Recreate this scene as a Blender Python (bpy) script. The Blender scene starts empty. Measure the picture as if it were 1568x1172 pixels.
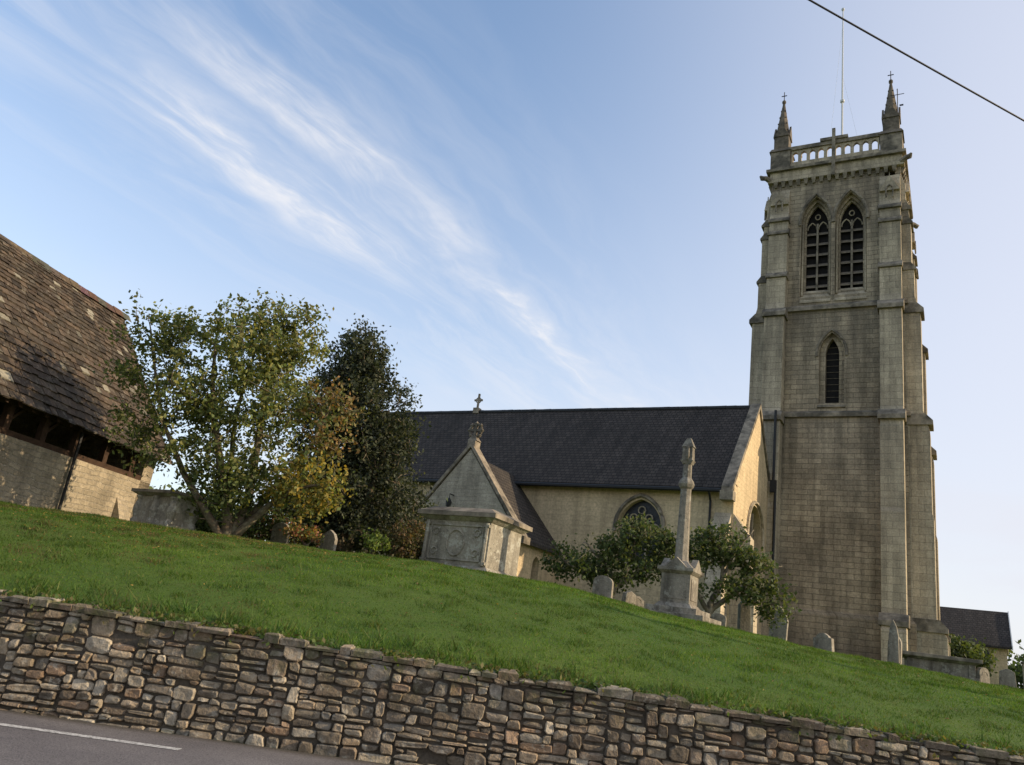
import bpy, math, random
import numpy as np
from mathutils import Vector, Matrix
random.seed(7); rng=np.random.default_rng(7)
A=math.radians(30.5); CA,SA=math.cos(A),math.sin(A)
def W(s,h,z=0.0): return Vector((s*CA-h*SA, s*SA+h*CA, z))
ROT=Matrix.Rotation(A,4,'Z')
scene=bpy.context.scene
COL=scene.collection

# ------------------------------------------------------------ terrain
def walltop(s): return np.interp(s,[-40,-5.7,.5,6.6,40],[-.25,-.30,-.406,-.51,-.9])
_cx=[-40,-10.8,-6,-1.3,.9,2.2,3.8,6.7,9.5,11.9,20,60]
_cc=[.078,.0746,.0715,.0735,.0726,.0665,.0535,.0393,.0303,.0218,.015,.01]
def cc(x): return (np.interp(x-.8,_cx,_cc)+np.interp(x,_cx,_cc)+np.interp(x+.8,_cx,_cc))/3
def ground(s,h):
    s=np.asarray(s,float); h=np.asarray(h,float)
    hh=np.clip(h,10.3,60.)
    c=cc(s*18/np.maximum(hh,18))
    zc=c*18; zw=walltop(s)-.07
    t=np.clip((hh-10.3)/7.7,0,1)
    z=zw+(zc-zw)*t*(1.45-.45*t)+np.maximum(hh-18,0)*c*.9
    fd=t*np.clip((40-h)/20,0,1)
    z=z+(.035*np.sin(s*1.3+h*.7)*np.sin(h*.9-s*.4)+.02*np.sin(s*3.1-h*1.9)*np.sin(h*2.7+s*1.1))*fd
    return np.where(h<10.22,-1.53,z)
def gz(s,h): return float(ground(s,h))

# ------------------------------------------------------------ material helpers
def newmat(name):
    m=bpy.data.materials.new(name); m.use_nodes=True
    nt=m.node_tree; b=nt.nodes['Principled BSDF']; b.inputs['Roughness'].default_value=.9
    try: b.inputs['Specular IOR Level'].default_value=.25
    except Exception: pass
    return m,nt,b
def N(nt,t,**k):
    n=nt.nodes.new(t)
    for a,v in k.items(): setattr(n,a,v)
    return n
def L(nt,a,b): nt.links.new(a,b)
def ramp(nt,src,stops):
    r=N(nt,'ShaderNodeValToRGB'); L(nt,src,r.inputs[0])
    e=r.color_ramp.elements
    while len(e)<len(stops): e.new(.5)
    for i,(p,c) in enumerate(stops):
        e[i].position=p; e[i].color=(c,c,c,1) if not isinstance(c,tuple) else (*c,1)
    return r.outputs[0]
def mixc(nt,typ,f,a,b):
    m=N(nt,'ShaderNodeMixRGB',blend_type=typ)
    for i,v in enumerate((f,a,b)):
        if hasattr(v,'is_output'): L(nt,v,m.inputs[i])
        elif i==0: m.inputs[0].default_value=v
        else: m.inputs[i].default_value=(*v,1) if isinstance(v,tuple) else (v,v,v,1)
    return m.outputs[0]
def math_(nt,op,a,b=None):
    m=N(nt,'ShaderNodeMath',operation=op)
    for i,v in enumerate((a,b)):
        if v is None: continue
        if hasattr(v,'is_output'): L(nt,v,m.inputs[i])
        else: m.inputs[i].default_value=v
    return m.outputs[0]
def noise_(nt,vec,scale,detail=5,rough=.6,dist=0):
    n=N(nt,'ShaderNodeTexNoise'); n.inputs['Scale'].default_value=scale; n.inputs['Detail'].default_value=min(detail,8) if detail>6 else min(detail,4)
    n.inputs['Roughness'].default_value=rough; n.inputs['Distortion'].default_value=dist
    if vec is not None: L(nt,vec,n.inputs['Vector'])
    return n
def bump(nt,b,h,strength,dist=.02):
    n=N(nt,'ShaderNodeBump'); n.inputs['Strength'].default_value=strength; n.inputs['Distance'].default_value=dist
    L(nt,h,n.inputs['Height']); L(nt,n.outputs[0],b.inputs['Normal'])
def masonry(name,c1,c2,mortar,bw,bh,uaxis='XY',dist=.04,ms=.012,stain=.45,stainc=(.10,.085,.06),bmp=.5,fine=14,lich=0.0,streak=None,third=None,low=None):
    m,nt,b=newmat(name)
    tc=N(nt,'ShaderNodeTexCoord'); o=tc.outputs['Object']
    sp=N(nt,'ShaderNodeSeparateXYZ'); L(nt,o,sp.inputs[0])
    U={'XY':lambda:math_(nt,'ADD',sp.outputs[0],sp.outputs[1]),'X':lambda:sp.outputs[0],'Y':lambda:sp.outputs[1]}[uaxis]()
    cb=N(nt,'ShaderNodeCombineXYZ'); L(nt,U,cb.inputs[0]); L(nt,sp.outputs[2],cb.inputs[1])
    dn=noise_(nt,o,1.7,3)
    va=N(nt,'ShaderNodeVectorMath',operation='MULTIPLY_ADD'); L(nt,dn.outputs['Color'],va.inputs[0]); va.inputs[1].default_value=(dist*2,)*3; L(nt,cb.outputs[0],va.inputs[2])
    br=N(nt,'ShaderNodeTexBrick'); L(nt,va.outputs[0],br.inputs['Vector'])
    for k,v in (('Scale',1),('Mortar Size',ms),('Mortar Smooth',.4),('Brick Width',bw),('Row Height',bh)): br.inputs[k].default_value=v
    br.inputs['Color1'].default_value=(*c1,1); br.inputs['Color2'].default_value=(*c2,1); br.inputs['Mortar'].default_value=(*mortar,1)
    n1=noise_(nt,o,.45,6,.65); f1=ramp(nt,n1.outputs[0],[(.42,0.),(.68,1.)])
    base=br.outputs['Color']
    if third:
        n5=noise_(nt,o,.22,4,.6); base=mixc(nt,'MIX',ramp(nt,n5.outputs[0],[(.42,0.),(.6,.75)]),base,mixc(nt,'MULTIPLY',1.,base,third))
    col=mixc(nt,'MIX',math_(nt,'MULTIPLY',f1,stain),base,stainc)
    cb2=N(nt,'ShaderNodeCombineXYZ'); L(nt,math_(nt,'MULTIPLY',U,2.2),cb2.inputs[0]); L(nt,math_(nt,'MULTIPLY',sp.outputs[2],.22),cb2.inputs[1])
    n2=noise_(nt,cb2.outputs[0],1,5,.6); f2=ramp(nt,n2.outputs[0],[(.42,1.),(.72,1-(streak if streak is not None else stain*.9))])
    col=mixc(nt,'MULTIPLY',1.,col,f2)
    if low:  # stains hanging below each ledge, and damp lower stage
        for zt in low:
            mr=N(nt,'ShaderNodeMapRange'); L(nt,sp.outputs[2],mr.inputs[0])
            for i,v in enumerate((zt-2.6,zt,0.,1.)): mr.inputs[i+1].default_value=v
            lt=math_(nt,'LESS_THAN',sp.outputs[2],zt+.05)
            f=math_(nt,'MULTIPLY',math_(nt,'MULTIPLY',mr.outputs[0],lt),ramp(nt,n2.outputs[0],[(.38,.1),(.62,.75)]))
            col=mixc(nt,'MIX',f,col,stainc)
    n3=noise_(nt,o,fine,6,.7); f3=ramp(nt,n3.outputs[0],[(.25,.68),(.75,1.3)])
    col=mixc(nt,'MULTIPLY',1.,col,f3)
    if lich>0:
        n4=noise_(nt,o,4,6,.75); f4=ramp(nt,n4.outputs[0],[(.54,0.),(.6,1.)])
        col=mixc(nt,'MIX',math_(nt,'MULTIPLY',f4,lich),col,(.46,.44,.36))
        n6=noise_(nt,va.outputs[0],7,5,.7); f6=ramp(nt,n6.outputs[0],[(.6,0.),(.66,.7)])
        col=mixc(nt,'MIX',f6,col,(.09,.085,.07))
    L(nt,col,b.inputs['Base Color'])
    hgt=math_(nt,'ADD',math_(nt,'MULTIPLY',math_(nt,'SUBTRACT',1.,br.outputs['Fac']),1.),math_(nt,'MULTIPLY',n3.outputs[0],1.2))
    bump(nt,b,hgt,bmp,.025)
    return m
def simple(name,c,rough=.8,var=.35,scale=8,metal=0,bmp=.2,c2=None):
    m,nt,b=newmat(name); b.inputs['Roughness'].default_value=rough; b.inputs['Metallic'].default_value=metal
    tc=N(nt,'ShaderNodeTexCoord'); n=noise_(nt,tc.outputs['Object'],scale,6,.65)
    f=ramp(nt,n.outputs[0],[(.3,1-var),(.7,1+var)])
    base=c
    if c2: 
        n2=noise_(nt,tc.outputs['Object'],scale*.3,5,.6); base=mixc(nt,'MIX',ramp(nt,n2.outputs[0],[(.45,0.),(.6,1.)]),c,c2)
    L(nt,mixc(nt,'MULTIPLY',1.,base,f),b.inputs['Base Color'])
    bump(nt,b,n.outputs[0],bmp,.02)
    return m
def attrmat(name,rough=.9,var=.3,scale=20,bmp=.6,trans=0,lich=0,bd=.03,moss=0):
    m,nt,b=newmat(name); b.inputs['Roughness'].default_value=rough
    a=N(nt,'ShaderNodeAttribute'); a.attribute_name='Col'
    tc=N(nt,'ShaderNodeTexCoord')
    n=noise_(nt,tc.outputs['Object'],scale,6,.7)
    f=ramp(nt,n.outputs[0],[(.25,1-var),(.75,1+var)])
    col=mixc(nt,'MULTIPLY',1.,a.outputs[0],f)
    if lich:
        n2=noise_(nt,tc.outputs['Object'],scale*.55,5,.7)
        col=mixc(nt,'MIX',math_(nt,'MULTIPLY',ramp(nt,n2.outputs[0],[(.56,0.),(.64,1.)]),lich),col,(.42,.38,.30))
        n4=noise_(nt,tc.outputs['Object'],1.1,5,.7)
        col=mixc(nt,'MIX',math_(nt,'MULTIPLY',ramp(nt,n4.outputs[0],[(.5,0.),(.68,1.)]),.55),col,(.07,.06,.043))
    if moss:
        sp=N(nt,'ShaderNodeSeparateXYZ'); L(nt,tc.outputs['Object'],sp.inputs[0])
        mr=N(nt,'ShaderNodeMapRange'); L(nt,sp.outputs[2],mr.inputs[0])
        for i,v in enumerate((-1.0,-.3,0.,1.)): mr.inputs[i+1].default_value=v
        n7=noise_(nt,tc.outputs['Object'],4,5,.7)
        col=mixc(nt,'MIX',math_(nt,'MULTIPLY',math_(nt,'MULTIPLY',mr.outputs[0],ramp(nt,n7.outputs[0],[(.47,0.),(.6,1.)])),moss),col,(.075,.085,.03))
    L(nt,col,b.inputs['Base Color'])
    if bmp: bump(nt,b,n.outputs[0],bmp,bd)
    if trans:
        t=N(nt,'ShaderNodeBsdfTranslucent'); L(nt,mixc(nt,'MULTIPLY',1.,col,(1.5,1.5,.7)),t.inputs[0])
        ms=N(nt,'ShaderNodeMixShader'); ms.inputs[0].default_value=trans
        L(nt,b.outputs[0],ms.inputs[1]); L(nt,t.outputs[0],ms.inputs[2]); L(nt,ms.outputs[0],nt.nodes['Material Output'].inputs[0])
    return m

# ------------------------------------------------------------ materials
M_tower=masonry('tower_ashlar',(.53,.43,.295),(.37,.305,.21),(.28,.23,.16),.62,.27,dist=.035,ms=.013,stain=.6,stainc=(.17,.142,.105),streak=.5,bmp=1.,third=(.70,.68,.66),low=(13.0,19.0,27.5))
M_dress=masonry('dressed_stone',(.55,.46,.32),(.45,.375,.262),(.28,.235,.168),.55,.36,dist=.01,ms=.010,stain=.55,stainc=(.18,.152,.112),bmp=.6,streak=.45,low=(12.7,18.7,24.6))
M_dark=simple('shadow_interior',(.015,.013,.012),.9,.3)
M_trim=simple('weathered_trim',(.25,.21,.155),.9,.4,4,c2=(.11,.095,.072),bmp=.5)
M_louv=simple('louvre_wood',(.20,.165,.12),.9,.3)
M_render=masonry('nave_render',(.64,.495,.30),(.56,.435,.265),(.51,.40,.245),.5,.22,dist=.1,ms=.012,stain=.45,stainc=(.34,.26,.16),bmp=.5,streak=.3,fine=9)
M_porch=masonry('porch_stone',(.52,.455,.345),(.40,.35,.265),(.43,.38,.295),.42,.17,dist=.08,ms=.015,stain=.4,bmp=.7)
M_slateX=masonry('nave_roof_tiles',(.082,.067,.056),(.050,.042,.036),(.02,.018,.016),.24,.17,'X',dist=.012,ms=.018,stain=.4,stainc=(.038,.032,.027),bmp=1.)
M_slateY=masonry('porch_roof_tiles',(.085,.070,.055),(.053,.045,.038),(.02,.018,.016),.24,.17,'Y',dist=.012,ms=.018,stain=.35,stainc=(.03,.026,.022),bmp=1.)
M_glass=simple('leaded_glass',(.03,.032,.035),.25,.5,5)
M_iron=simple('black_iron',(.02,.02,.02),.5,.2)
M_white=simple('pole_paint',(.6,.6,.58),.5,.1)
M_tomb=masonry('tomb_stone',(.40,.36,.28),(.37,.33,.26),(.37,.33,.26),3,3,dist=.1,ms=.002,stain=.6,stainc=(.13,.115,.09),bmp=.6,lich=.8)
M_grave=masonry('gravestone',(.31,.27,.21),(.27,.24,.185),(.27,.24,.185),5,5,dist=.1,ms=.002,stain=.9,stainc=(.10,.09,.07),bmp=.6,lich=.35)
M_barnwall=masonry('barn_rubble',(.46,.38,.265),(.33,.275,.19),(.38,.325,.24),.38,.15,dist=.12,ms=.02,stain=.4,bmp=.9)
M_timber=simple('old_timber',(.055,.032,.02),.9,.4,6)
M_attrstone=attrmat('rubble_stone',.95,.5,13,1.,lich=.6,bd=.035,moss=.7)
M_slate=attrmat('stone_slates',.95,.45,9,.8,lich=.2)
M_mortar=simple('earth_mortar',(.085,.07,.052),.95,.4,12,bmp=.8)
M_leaf=attrmat('leaves',.6,.15,3,0,trans=.35)
M_grassb=attrmat('grass_blades',.7,.35,.8,0,trans=.3)
M_bark=simple('bark',(.12,.09,.06),.95,.45,10,bmp=.8,c2=(.17,.15,.10))
M_barkp=simple('pale_bark',(.24,.20,.14),.95,.4,10,bmp=.8,c2=(.12,.10,.07))
m,nt,b=newmat('grass_ground'); M_grass=m
tc=N(nt,'ShaderNodeTexCoord'); o=tc.outputs['Object']
n1=noise_(nt,o,.35,6,.6); n2=noise_(nt,o,6,6,.7); n3=noise_(nt,o,40,4,.7)
col=mixc(nt,'MIX',ramp(nt,n1.outputs[0],[(.35,0.),(.65,1.)]),(.06,.12,.015),(.10,.155,.02))
col=mixc(nt,'MIX',ramp(nt,n2.outputs[0],[(.5,0.),(.75,.6)]),col,(.10,.11,.03))
col=mixc(nt,'MULTIPLY',1.,col,ramp(nt,n3.outputs[0],[(.3,.55),(.7,1.35)]))
L(nt,col,b.inputs['Base Color']); bump(nt,b,n3.outputs[0],.8,.05)
m,nt,b=newmat('asphalt'); M_road=m
tc=N(nt,'ShaderNodeTexCoord'); o=tc.outputs['Object']
n1=noise_(nt,o,.8,5,.6); n2=noise_(nt,o,60,3,.8)
sp=N(nt,'ShaderNodeSeparateXYZ'); L(nt,o,sp.inputs[0])
col=mixc(nt,'MIX',ramp(nt,n1.outputs[0],[(.35,0.),(.7,1.)]),(.135,.125,.125),(.19,.175,.17))
mr=N(nt,'ShaderNodeMapRange'); L(nt,math_(nt,'ADD',sp.outputs[1],math_(nt,'MULTIPLY',n1.outputs[0],.3)),mr.inputs[0])
for i,v in enumerate((9.85,10.1,0.,.8)): mr.inputs[i+1].default_value=v
col=mixc(nt,'MIX',mr.outputs[0],col,(.06,.05,.035))
col=mixc(nt,'MULTIPLY',1.,col,ramp(nt,n2.outputs[0],[(.3,.45),(.7,1.6)]))
L(nt,col,b.inputs['Base Color']); bump(nt,b,n2.outputs[0],.8,.015)
m,nt,b=newmat('road_paint'); M_paint=m
tc=N(nt,'ShaderNodeTexCoord'); n2=noise_(nt,tc.outputs['Object'],30,5,.8)
L(nt,mixc(nt,'MIX',ramp(nt,n2.outputs[0],[(.4,1.),(.55,0.)]),(.58,.57,.54),(.2,.19,.18)),b.inputs['Base Color'])
M_pave=masonry('pavement_slabs',(.2,.19,.18),(.17,.165,.16),(.08,.08,.075),.6,.6)

# ------------------------------------------------------------ mesh builder
class MB:
    def __init__(s): s.v=[];s.f=[];s.m=[];s.c=[];s.M=Matrix.Identity(4);s.col=(1,1,1)
    def add(s,vs,fs,m=0):
        o=len(s.v)
        for p in vs:
            q=s.M@Vector(p); s.v.append((q.x,q.y,q.z)); s.c.append(s.col)
        for f in fs: s.f.append(tuple(i+o for i in f)); s.m.append(m)
    def box(s,x0,x1,y0,y1,z0,z1,m=0):
        s.add([(x0,y0,z0),(x1,y0,z0),(x1,y1,z0),(x0,y1,z0),(x0,y0,z1),(x1,y0,z1),(x1,y1,z1),(x0,y1,z1)],
              [(0,3,2,1),(4,5,6,7),(0,1,5,4),(1,2,6,5),(2,3,7,6),(3,0,4,7)],m)
    def frus(s,cx,cy,z0,z1,a0,b0,a1,b1,m=0):
        s.add([(cx-a0,cy-b0,z0),(cx+a0,cy-b0,z0),(cx+a0,cy+b0,z0),(cx-a0,cy+b0,z0),(cx-a1,cy-b1,z1),(cx+a1,cy-b1,z1),(cx+a1,cy+b1,z1),(cx-a1,cy+b1,z1)],
              [(0,3,2,1),(4,5,6,7),(0,1,5,4),(1,2,6,5),(2,3,7,6),(3,0,4,7)],m)
    def extr(s,poly,org,out,side,w,m=0):
        org=Vector(org);out=Vector(out);side=Vector(side);n=len(poly)
        vs=[tuple(org+out*d+Vector((0,0,z))+side*(-w/2)) for d,z in poly]+[tuple(org+out*d+Vector((0,0,z))+side*(w/2)) for d,z in poly]
        fs=[tuple(range(n)),tuple(range(2*n-1,n-1,-1))]+[(i,i+n,(i+1)%n+n,(i+1)%n) for i in range(n)]
        s.add(vs,fs,m)
    def tube(s,pts,rad,n=6,m=0):
        pts=[Vector(p) for p in pts]
        if not hasattr(rad,'__len__'): rad=[rad]*len(pts)
        vs=[];K=len(pts)
        for i,p in enumerate(pts):
            d=(pts[min(i+1,K-1)]-pts[max(i-1,0)]).normalized()
            u=d.cross(Vector((0,0,1)) if abs(d.z)<.9 else Vector((0,1,0))).normalized(); w=d.cross(u)
            for k in range(n):
                a=2*math.pi*k/n+math.pi/n; vs.append(tuple(p+(u*math.cos(a)+w*math.sin(a))*rad[i]))
        fs=[(i*n+k,i*n+(k+1)%n,(i+1)*n+(k+1)%n,(i+1)*n+k) for i in range(K-1) for k in range(n)]
        fs+= [tuple(range(n-1,-1,-1)),tuple(range((K-1)*n,K*n))]
        s.add(vs,fs,m)
    def lathe(s,cx,cy,prof,n=8,m=0,ph=0):
        vs=[(cx+r*math.cos(2*math.pi*k/n+ph),cy+r*math.sin(2*math.pi*k/n+ph),z) for r,z in prof for k in range(n)]
        K=len(prof)
        fs=[(i*n+k,i*n+(k+1)%n,(i+1)*n+(k+1)%n,(i+1)*n+k) for i in range(K-1) for k in range(n)]+[tuple(range(n-1,-1,-1)),tuple(range((K-1)*n,K*n))]
        s.add(vs,fs,m)
    def arch_panel(s,x0,x1,z0,z1,cx,hw,sill,spring,rise,y0,y1,m=0,mr=None):
        mr=m if mr is None else mr
        inn,out=arch_pts(cx,hw,spring,rise,x0,x1,z1)
        inn=[(cx-hw,sill)]+inn+[(cx+hw,sill)]; out=[(x0,sill)]+out+[(x1,sill)]
        n=len(inn)
        vs=[(x,y0,z) for x,z in inn]+[(x,y0,z) for x,z in out]+[(x,y1,z) for x,z in inn]+[(x,y1,z) for x,z in out]
        f1=[];f2=[]
        for i in range(n-1):
            f1+=[(i,i+1,n+i+1,n+i),(2*n+i+1,2*n+i,3*n+i,3*n+i+1),(n+i,n+i+1,3*n+i+1,3*n+i)]
            f2+=[(i+1,i,2*n+i,2*n+i+1)]
        s.add(vs,f1,m); s.add(vs,f2,mr)
        if sill>z0+1e-4: s.box(x0,x1,y0,y1,z0,sill,m)
    def obj(s,name,mats,parent=None,mw=None,bevel=0,col=False,smooth=False):
        me=bpy.data.meshes.new(name); me.from_pydata(s.v,[],s.f)
        for m in mats: me.materials.append(m)
        me.polygons.foreach_set('material_index',s.m)
        if smooth: me.polygons.foreach_set('use_smooth',[True]*len(s.f))
        if col:
            a=me.color_attributes.new('Col','FLOAT_COLOR','POINT')
            a.data.foreach_set('color',np.c_[np.array(s.c),np.ones(len(s.c))].astype('f').ravel())
        me.update(); ob=bpy.data.objects.new(name,me); COL.objects.link(ob)
        if mw is not None: ob.matrix_world=mw
        if parent: ob.parent=parent
        if bevel:
            bm=ob.modifiers.new('bevel','BEVEL'); bm.width=bevel; bm.segments=2; bm.limit_method='ANGLE'
        return ob
def arch_t(phi,hw,rise):
    c=(rise*rise-hw*hw)/(2*hw); R=hw+c; dx=-abs(math.cos(phi))
    return dx*c+math.sqrt(max((dx*c)**2-c*c+R*R,0))
def arch_pts(cx,hw,spring,rise,x0,x1,z1,n=16):
    ph=[math.pi*(1-i/n) for i in range(n+1)]
    ph+=[math.atan2(z1-spring,x0-cx),math.atan2(z1-spring,x1-cx)]
    ph=sorted(set(ph),reverse=True); inn=[];out=[]
    for p in ph:
        dx,dz=math.cos(p),math.sin(p); t=arch_t(p,hw,rise); inn.append((cx+dx*t,spring+dz*t))
        T=[]
        if dz>1e-6: T.append((z1-spring)/dz)
        if dx>1e-6: T.append((x1-cx)/dx)
        if dx<-1e-6: T.append((x0-cx)/dx)
        t=min(T); out.append((cx+dx*t,spring+dz*t))
    return inn,out
def arch_line(cx,hw,spring,rise,y,drop=0,n=16):
    p=[]
    if drop: p.append((cx-hw,y,spring-drop))
    for i in range(n+1):
        a=math.pi*(1-i/n); t=arch_t(a,hw,rise); p.append((cx+math.cos(a)*t,y,spring+math.sin(a)*t))
    if drop: p.append((cx+hw,y,spring-drop))
    return p
def empty(name):
    e=bpy.data.objects.new(name,None); COL.objects.link(e); return e
def np_mesh(name,V,C,mat,parent=None):
    n,k,_=V.shape
    me=bpy.data.meshes.new(name)
    me.vertices.add(n*k); me.vertices.foreach_set('co',V.astype('f').ravel())
    me.loops.add(n*k); me.loops.foreach_set('vertex_index',np.arange(n*k,dtype='i'))
    me.polygons.add(n); me.polygons.foreach_set('loop_start',np.arange(0,n*k,k,dtype='i'))
    try: me.polygons.foreach_set('loop_total',np.full(n,k,dtype='i'))
    except Exception: pass
    me.update(calc_edges=True)
    a=me.color_attributes.new('Col','FLOAT_COLOR','POINT')
    cc4=np.ones((n,k,4),'f'); cc4[:,:,:3]=C[:,None,:]
    a.data.foreach_set('color',cc4.ravel())
    me.materials.append(mat)
    ob=bpy.data.objects.new(name,me); COL.objects.link(ob)
    if parent: ob.parent=parent
    return ob
def leaf_quads(P,size,elong=1.7):
    n=len(P); a=rng.normal(size=(n,3)); a/=np.linalg.norm(a,axis=1)[:,None]
    b=rng.normal(size=(n,3)); b-=a*(a*b).sum(1)[:,None]; b/=np.linalg.norm(b,axis=1)[:,None]
    sz=(size*rng.uniform(.6,1.3,n))[:,None]
    return np.stack([P-a*sz*elong/2,P+b*sz/2,P+a*sz*elong/2,P-b*sz/2],1)

# ------------------------------------------------------------ ground
def axis(parts):
    r=[]
    for a,b,st in parts: r+=list(np.arange(a,b,st))
    return np.array(r+[parts[-1][1]],float)
ss=axis([(-600,-100,100),(-100,-30,7),(-30,30,.4),(30,100,7),(100,600,100)])
hs=np.array([-600,-200,-60,-20,-5,0,5,9,10.2,10.24]+list(np.arange(10.6,30,.35))+list(np.arange(30,62,1.5))+[70,100,200,600])
S,H=np.meshgrid(ss,hs); Z=ground(S,H)
V=np.stack([S*CA-H*SA,S*SA+H*CA,Z],-1).reshape(-1,3); ns=len(ss)
F=[(j*ns+i,j*ns+i+1,(j+1)*ns+i+1,(j+1)*ns+i) for j in range(len(hs)-1) for i in range(ns-1)]
me=bpy.data.meshes.new('ground'); me.from_pydata(V.tolist(),[],F); me.materials.append(M_grass)
me.polygons.foreach_set('use_smooth',[True]*len(F)); g=bpy.data.objects.new('ground',me); COL.objects.link(g)
mb=MB(); mb.add([(-300,2.3,-1.522),(300,2.3,-1.522),(300,9.97,-1.522),(-300,9.97,-1.522)],[(0,1,2,3)]); mb.obj('road',[M_road],mw=ROT)
mb=MB()
for k in range(-8,9):
    a=-7.35+k*6.6; mb.add([(a,9.0,-1.517),(a+4.5,9.0,-1.517),(a+4.5,9.13,-1.517),(a,9.13,-1.517)],[(0,1,2,3)])
mb.obj('road_marking',[M_paint],mw=ROT)
mb=MB(); mb.box(-300,300,.3,2.15,-1.6,-1.40); mb.box(-300,300,2.153,2.3,-1.6,-1.395,1); mb.obj('pavement',[M_pave,M_trim],mw=ROT)

# grass blades
nb=320000
s_=rng.uniform(-13.5,14.5,nb); h_=10.36+rng.uniform(0,1,nb)**.85*9.5
nz=.5+.25*np.sin(s_*1.7+np.sin(h_*2.1)*1.5)+.25*np.sin(h_*1.3-s_*.6)
nz2=.5+.5*np.sin(s_*4.3+2*np.sin(h_*1.9+s_*.7))*np.sin(h_*5.1+1.5*np.sin(s_*2.3))
nz3=.5+.5*np.sin(s_*.9+1.3*np.sin(h_*.8+1))*np.sin(h_*1.1+.8*np.sin(s_*.5+2))
hgt=rng.uniform(.014,.044,nb)*(.7+.5*nz+1.3*nz2**3)*np.where(h_<10.9,1.8,1)
def blades(s_,h_,hgt,wd,C,name,parent=None,lean=.6):
    n=len(s_); z0=ground(s_,h_)-.01
    an=rng.uniform(0,2*np.pi,n); wx=np.cos(an)*wd/2; wy=np.sin(an)*wd/2
    an2=rng.uniform(0,2*np.pi,n); ll=hgt*rng.uniform(0,lean,n)
    def w(s,h,z): return np.stack([s*CA-h*SA,s*SA+h*CA,z],-1)
    V=np.stack([w(s_-wx,h_-wy,z0),w(s_+wx,h_+wy,z0),w(s_+np.cos(an2)*ll,h_+np.sin(an2)*ll,z0+hgt)],1)
    return np_mesh(name,V,C,M_grassb,parent)
pal=np.array([(.07,.145,.016),(.095,.165,.018),(.125,.18,.025),(.16,.15,.05),(.05,.105,.015)])
ci=rng.choice(5,nb,p=[.32,.31,.19,.05,.13])
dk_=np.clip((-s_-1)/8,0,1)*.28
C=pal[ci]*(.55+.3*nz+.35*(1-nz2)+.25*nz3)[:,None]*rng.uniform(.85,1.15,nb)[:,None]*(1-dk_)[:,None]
br=(np.sin(s_*2.3+1.7*np.sin(h_*1.1))*np.sin(h_*2.9+s_)>.4)&(rng.random(nb)<.5)&((s_<-3)|(h_<11))
C[br]=np.array((.11,.085,.035))*rng.uniform(.7,1.3,br.sum())[:,None]
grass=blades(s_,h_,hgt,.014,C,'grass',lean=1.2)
ws=[];wh=[];wg=[]
for k in range(620):
    cs=rng.uniform(-12,12); ch=10.30+rng.exponential(.4) if k%3 else rng.uniform(10.4,17.5)
    if ch>18.5: continue
    n=int(rng.uniform(5,22)); near=ch<11
    ws+=list(cs+rng.normal(0,.07,n)); wh+=list(np.maximum(ch+rng.normal(0,.07,n),10.27)); wg+=list(rng.uniform(.03,.12,n)*(1.7 if near else .8)*(1.15 if cs<0 else .9))
n=len(ws); C=np.array([(.06,.13,.02),(.09,.16,.03),(.12,.14,.04)])[rng.integers(0,3,n)]*rng.uniform(.7,1.2,n)[:,None]
blades(np.array(ws),np.array(wh),np.array(wg),.022,C,'weeds',lean=1.4)
# broad-leaved plants and ivy spilling over the wall top
P=[];Cc=[]
for k in range(90):
    cs=rng.uniform(-9,10); n=int(rng.uniform(10,50)); wd_=rng.uniform(.05,.22)
    s1=cs+rng.normal(0,wd_,n); h1=10.25+rng.normal(0,.12,n); zt=walltop(s1)+rng.uniform(-.02,.07,n)
    over=h1<10.02; zt[over]=walltop(s1[over])-rng.uniform(.0,.16,over.sum()); h1[over]=9.96
    P.append(np.stack([s1*CA-h1*SA,s1*SA+h1*CA,zt],-1)); Cc.append(np.array([(.06,.10,.025),(.09,.13,.03),(.12,.11,.04)])[rng.integers(0,3,n)]*rng.uniform(.7,1.2,n)[:,None])
np_mesh('wall_top_plants',leaf_quads(np.vstack(P),.045,1.5),np.vstack(Cc),M_leaf)
nl=1500; fs_=np.concatenate([rng.normal(-6,2.2,nl),rng.uniform(-12,12,500)]); fh=np.concatenate([18-np.abs(rng.normal(0,2.2,nl)),rng.uniform(10.5,18.5,500)]); fh=np.clip(fh,10.5,19)
P=np.stack([fs_*CA-fh*SA,fs_*SA+fh*CA,ground(fs_,fh)+.03],-1)
Q=leaf_quads(P,.035,1.3); Q[:,:,2]=P[:,None,2]+(Q[:,:,2]-P[:,None,2])*.4
np_mesh('fallen_leaves',Q,np.array([(.30,.20,.05),(.22,.13,.05),(.16,.10,.05)])[rng.integers(0,3,len(P))],M_leaf)

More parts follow.
